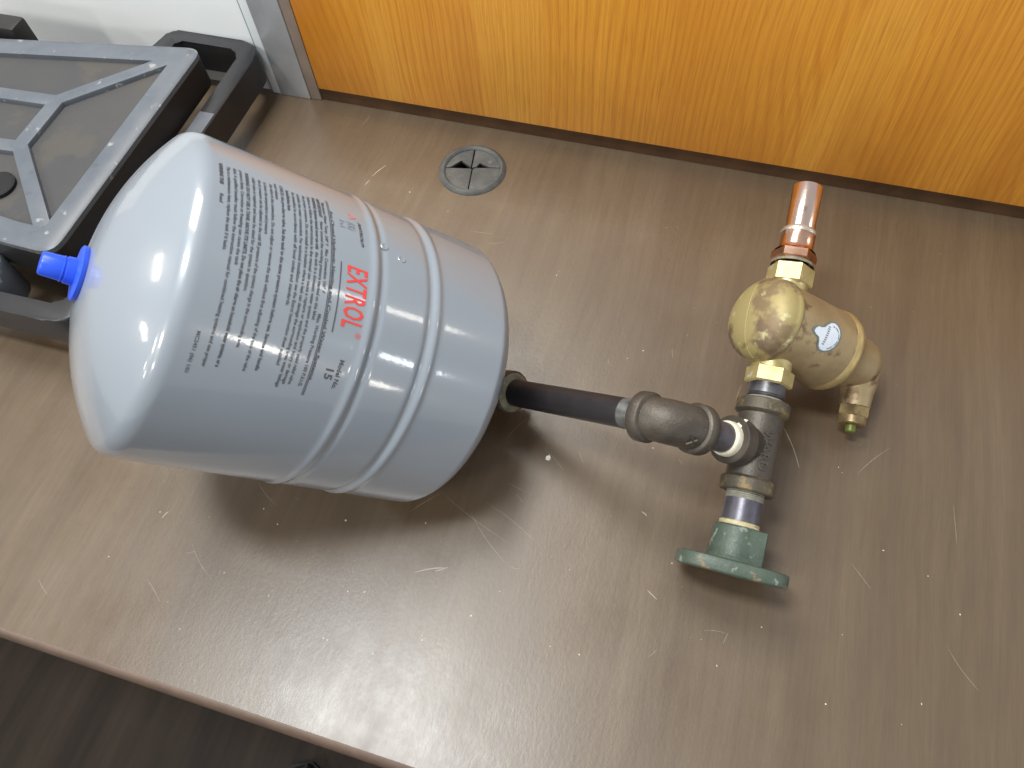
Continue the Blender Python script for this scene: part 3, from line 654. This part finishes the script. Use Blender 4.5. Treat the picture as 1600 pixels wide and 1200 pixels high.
for sx, hw in ((1, 6.0),):
    lug = []
    for tt in (-58.6, -82.2):
        lug.append([mb.v(T + r * tt + e1 * x_ + e2 * z_) for x_, z_ in ((sx * (18.4 - 2 * hw), 9), (sx * (18.4 - 2 * hw), 15.6 if sx > 0 else 13.5), (sx * 17.8, 13.2 if sx > 0 else 11.0), (sx * 18.8, 11), (sx * 18.8, -12), (sx * 7, -12))])
    for i in range(6): mb.face([lug[0][i], lug[0][(i + 1) % 6], lug[1][(i + 1) % 6], lug[1][i]])
    mb.face(lug[0]); mb.face(lug[1][::-1])
flg_hub_mb = mb
mb2 = MB(); rows = []
def oval(i, n, f): 
    an = 2 * math.pi * i / n; c_, s_ = math.cos(an), math.sin(an)
    return (math.copysign(abs(c_) ** .62, c_) * 37.6 * f, math.copysign(abs(s_) ** .62, s_) * 31.0 * f)
n = 72
for tt, f in ((-82, .0), (-82, .93), (-82.6, .98), (-83.8, 1.0), (-90.2, 1.0), (-91.2, .98), (-91.6, .95), (-91.6, .34), (-84, .33)):
    rows.append([mb2.v(T + r * tt + e1 * oval(i, n, max(f, .02))[0] + e2 * oval(i, n, max(f, .02))[1]) for i in range(n)])
for A, B in zip(rows, rows[1:]):
    for i in range(n): mb2.face([A[i], A[(i + 1) % n], B[(i + 1) % n], B[i]])
flg = mb2.build('flange', 'green', asm, sharp=40)
hub = flg_hub_mb.build('flange_hub', 'green', asm, flg, sharp=20)
for sx in (-1, 1):
    MB().lathe(T - r * 81.7 + e1 * sx * 29, r, [(0.15, 5.0), (0.0, 4.6), (-9.7, 4.6)], 20).build('bolt_hole', 'void', asm, flg)
# ---- upper leg: nipple, brass nut, separator, brass nut, copper
ng = []
for i in range(4): ng += [(i * 1.2, 13.2), (i * 1.2 + .6, 12.5)]
MB().lathe(T + r * 33.3, r, ng + [(4.9, 12.9), (5.2, 13.2), (13, 13.2)], 48).build('threaded_nipple', 'dark_thread', asm, sharp=20)
MB().lathe(T + r * 33.2, r, [(0, 14.2), (1.8, 13.9), (2.4, 13.0)], 48).build('thread_dope', 'grey_tape', asm, sharp=30)
def hexnut(t0, t1, rad, phase, mat='brass', name='hex_nut', ch=1.2):
    return MB().lathe(T + r * t0, r, [(0, rad * .72), (0, rad * .9), (ch, rad), (t1 - t0 - ch, rad), (t1 - t0, rad * .9), (t1 - t0, rad * .72)], nside=6, phase=phase).build(name, mat, asm, sharp=15)
hexnut(46.0, 58.5, 16.8, R_(22))
seg(57.5, 72, 14.2, 'port_neck', 'brass')
TB = 91.8
bd = Vector((math.cos(R_(-31)) * math.cos(.394), math.cos(R_(-31)) * math.sin(.394), math.sin(R_(-31)))); bd = (bd - r * bd.dot(r)).normalized()
B0 = T + r * TB
RB = 31.0
dome = [(-32.5, 0)] + [(-15.8 - 16.7 * math.cos(R_(t)) , RB * math.sin(R_(t)) ** .82) for t in range(6, 91, 6)]
sep = MB().lathe(B0, bd, [(-14, RB - .3), (-4, RB - .2), (48, RB - .2), (52, RB - .6)], 64).build('separator_body', 'bronze', asm, sharp=60)
MB().lathe(B0, bd, dome + [(-15.2, RB + .3), (-14.2, RB + .9), (-11.8, RB + 1.0), (-10.6, RB + .3), (-10.3, RB - 2)], 64).build('bottom_dome', 'cast_brass', asm, sep, sharp=50)
# parting seam over the dome, in the run's plane
sn = []
for t in range(-80, 81, 8):
    al, ra = -15.8 - 16.7 * math.cos(R_(t)), RB * abs(math.sin(R_(t))) ** .82 * (1 if t >= 0 else -1)
    sn.append(B0 + bd * (al - .15) + r * ra * 1.005)
MB().sweep(sn, [0.55] * len(sn), 8).build('casting_seam', 'cast_brass', asm, sep)
MB().lathe(B0, bd, [(46.5, RB - .3), (48.5, RB + .9), (51.5, RB + 1.1), (54.5, RB + .2), (58, RB - 4), (61, 21)], 64).build('bright_ring', 'bronze_ring', asm, sep, sharp=50)
MB().lathe(B0, bd, [(59, 21.6), (61, 21.2), (84, 21.0), (90, 19.8), (94.5, 16.8), (97, 11), (97.5, 0)], 56).build('vent_chamber', 'bronze', asm, sep, sharp=60)
# side outlet of the vent, turned back along the run
V0 = B0 + bd * 91
sv = MB().sweep([V0 + bd * -1 - r * 5, V0 - r * 14, V0 + bd * 1 - r * 22, V0 + bd * 1.5 - r * 33], [17, 14.8, 12.4, 11.2], 32).build('vent_outlet', 'bronze', asm, sep, sharp=60)
V0 = V0 + bd * 1.5 - r * 9
MB().lathe(V0 - r * 23.5, -r, [(0, 9), (0, 10.9), (1, 12.0), (8, 12.0), (9, 11.2), (9, 8)], nside=6, phase=R_(10)).build('vent_nut', 'old_brass', asm, sep, sharp=15)
MB().lathe(V0 - r * 32.5, -r, [(0, 10.2), (5.5, 10.2), (6.2, 9.4), (6.2, 3.8), (9, 3.6)], 32).build('vent_cap', 'old_brass', asm, sep, sharp=40)
MB().lathe(V0 - r * 38.7, -r, [(0, 4.2), (5.0, 3.9), (5.8, 3.0), (5.8, 0)], 20).build('vent_tip', 'green_tip', asm, sep, sharp=40)
# sticker on the body
up_n = (camp - (B0 + bd * 30)).normalized(); up_n = (up_n - bd * up_n.dot(bd)).normalized(); sd = bd.cross(up_n).normalized()
if sd.dot(r) < 0: sd = -sd
def on_body(s_, tmm, off):
    an = tmm / RB; return B0 + bd * s_ + (up_n * math.cos(an) + sd * math.sin(an)) * (RB + off)
STK = [(-8.6, 3.4), (-8.2, 5.6), (-6.6, 6.9), (-4.4, 6.4), (-2.4, 6.6), (-.4, 8.8), (2.0, 10.4), (4.4, 10.4), (6.6, 8.6), (8.4, 5.2), (9.2, 1.2), (8.9, -3.2), (7.6, -7.4), (5.4, -9.9), (2.6, -10.8), (0.0, -10.0), (-2.0, -7.4), (-3.2, -3.4), (-4.4, -.6), (-6.8, 1.2)]
def sticker(f, off, name, mat, par, SC=14.0):
    mb = MB(); c0 = (2.0, 0.0); rings = []
    for g_ in (0.0, .25, .5, .75, 1.0):
        rings.append([mb.v(on_body(SC + 1.6 * (c0[0] + (x - c0[0]) * g_ * f), 8 + .45 * (c0[0] + (x - c0[0]) * g_ * f) + 1.12 * (c0[1] + (y - c0[1]) * g_ * f), off)) for x, y in STK] if g_ else [mb.v(on_body(SC + 1.6 * c0[0], 8 + .45 * c0[0] + 1.12 * c0[1], off))])
    N = len(STK)
    for A, B in zip(rings, rings[1:]):
        for i in range(N):
            mb.face([A[0], B[i], B[(i + 1) % N]] if len(A) == 1 else [A[i], A[(i + 1) % N], B[(i + 1) % N], B[i]])
    return mb.build(name, mat, asm, par, sharp=None)
stk = sticker(1.0, 0.25, 'sticker_border', 'sticker_edge', sep); sticker(.88, 0.4, 'sticker_face', 'sticker', sep)
mb = MB()
for i in range(26):
    an = R_(-75 + 150 * i / 25 + random.uniform(-1, 1))
    x, y = 2.2 + 5.4 * math.cos(an), -0.6 + 7.6 * math.sin(an); dx, dy = .38, .55
    if i % 6 == 5: continue
    mb.face([mb.v(on_body(14 + x * 1.6 + ax_, y * 1.12 + x * .45 + ay_ + 8, 0.5)) for ax_, ay_ in ((-dx, -dy), (dx, -dy), (dx, dy), (-dx, dy))])
for i in range(9):
    y = -5.2 + 10.4 * i / 8
    mb.face([mb.v(on_body(14 + .8 + y * .12 + ax_, y * 1.25 + ay_ + 9, 0.5)) for ax_, ay_ in ((-1.1, -.45), (1.1, -.45), (1.1, .45), (-1.1, .45))])
mb.build('sticker_print', 'grey_ink', asm, sep, sharp=None)
seg(114, 126, 14.2, 'port_neck', 'brass')
hexnut(123.5, 138.5, 16.8, R_(16))
MB().lathe(T + r * 139.3, r, [(0, 15.6), (1.5, 15.8), (2.8, 14.6), (3.4, 13)], 48).build('thread_dope', 'old_dope', asm, sharp=30)
ad = hexnut(142.5, 150.5, 16.4, R_(24), 'copper', 'copper_adapter', 1.0)
MB().lathe(T + r * 150.3, r, [(0, 15.0), (1.5, 13.2), (4, 12.6), (14.5, 12.6), (15.4, 12.9), (16.0, 12.5)], 48).build('solder_cup', 'copper', asm, ad, sharp=50)
MB().lathe(T + r * 166, r, [(-1.4, 12.7), (-.4, 13.2), (1.2, 12.9), (2.6, 11.9), (3.4, 11.0)], 48).build('solder_joint', 'solder', asm, ad, sharp=60)
MB().lathe(T + r * 164, r, [(0, 11.0), (40.0, 11.0), (40.4, 10.8), (40.4, 10.1), (2, 10.1)], 48).build('copper_tube', 'tarnished_copper', asm, sharp=50)
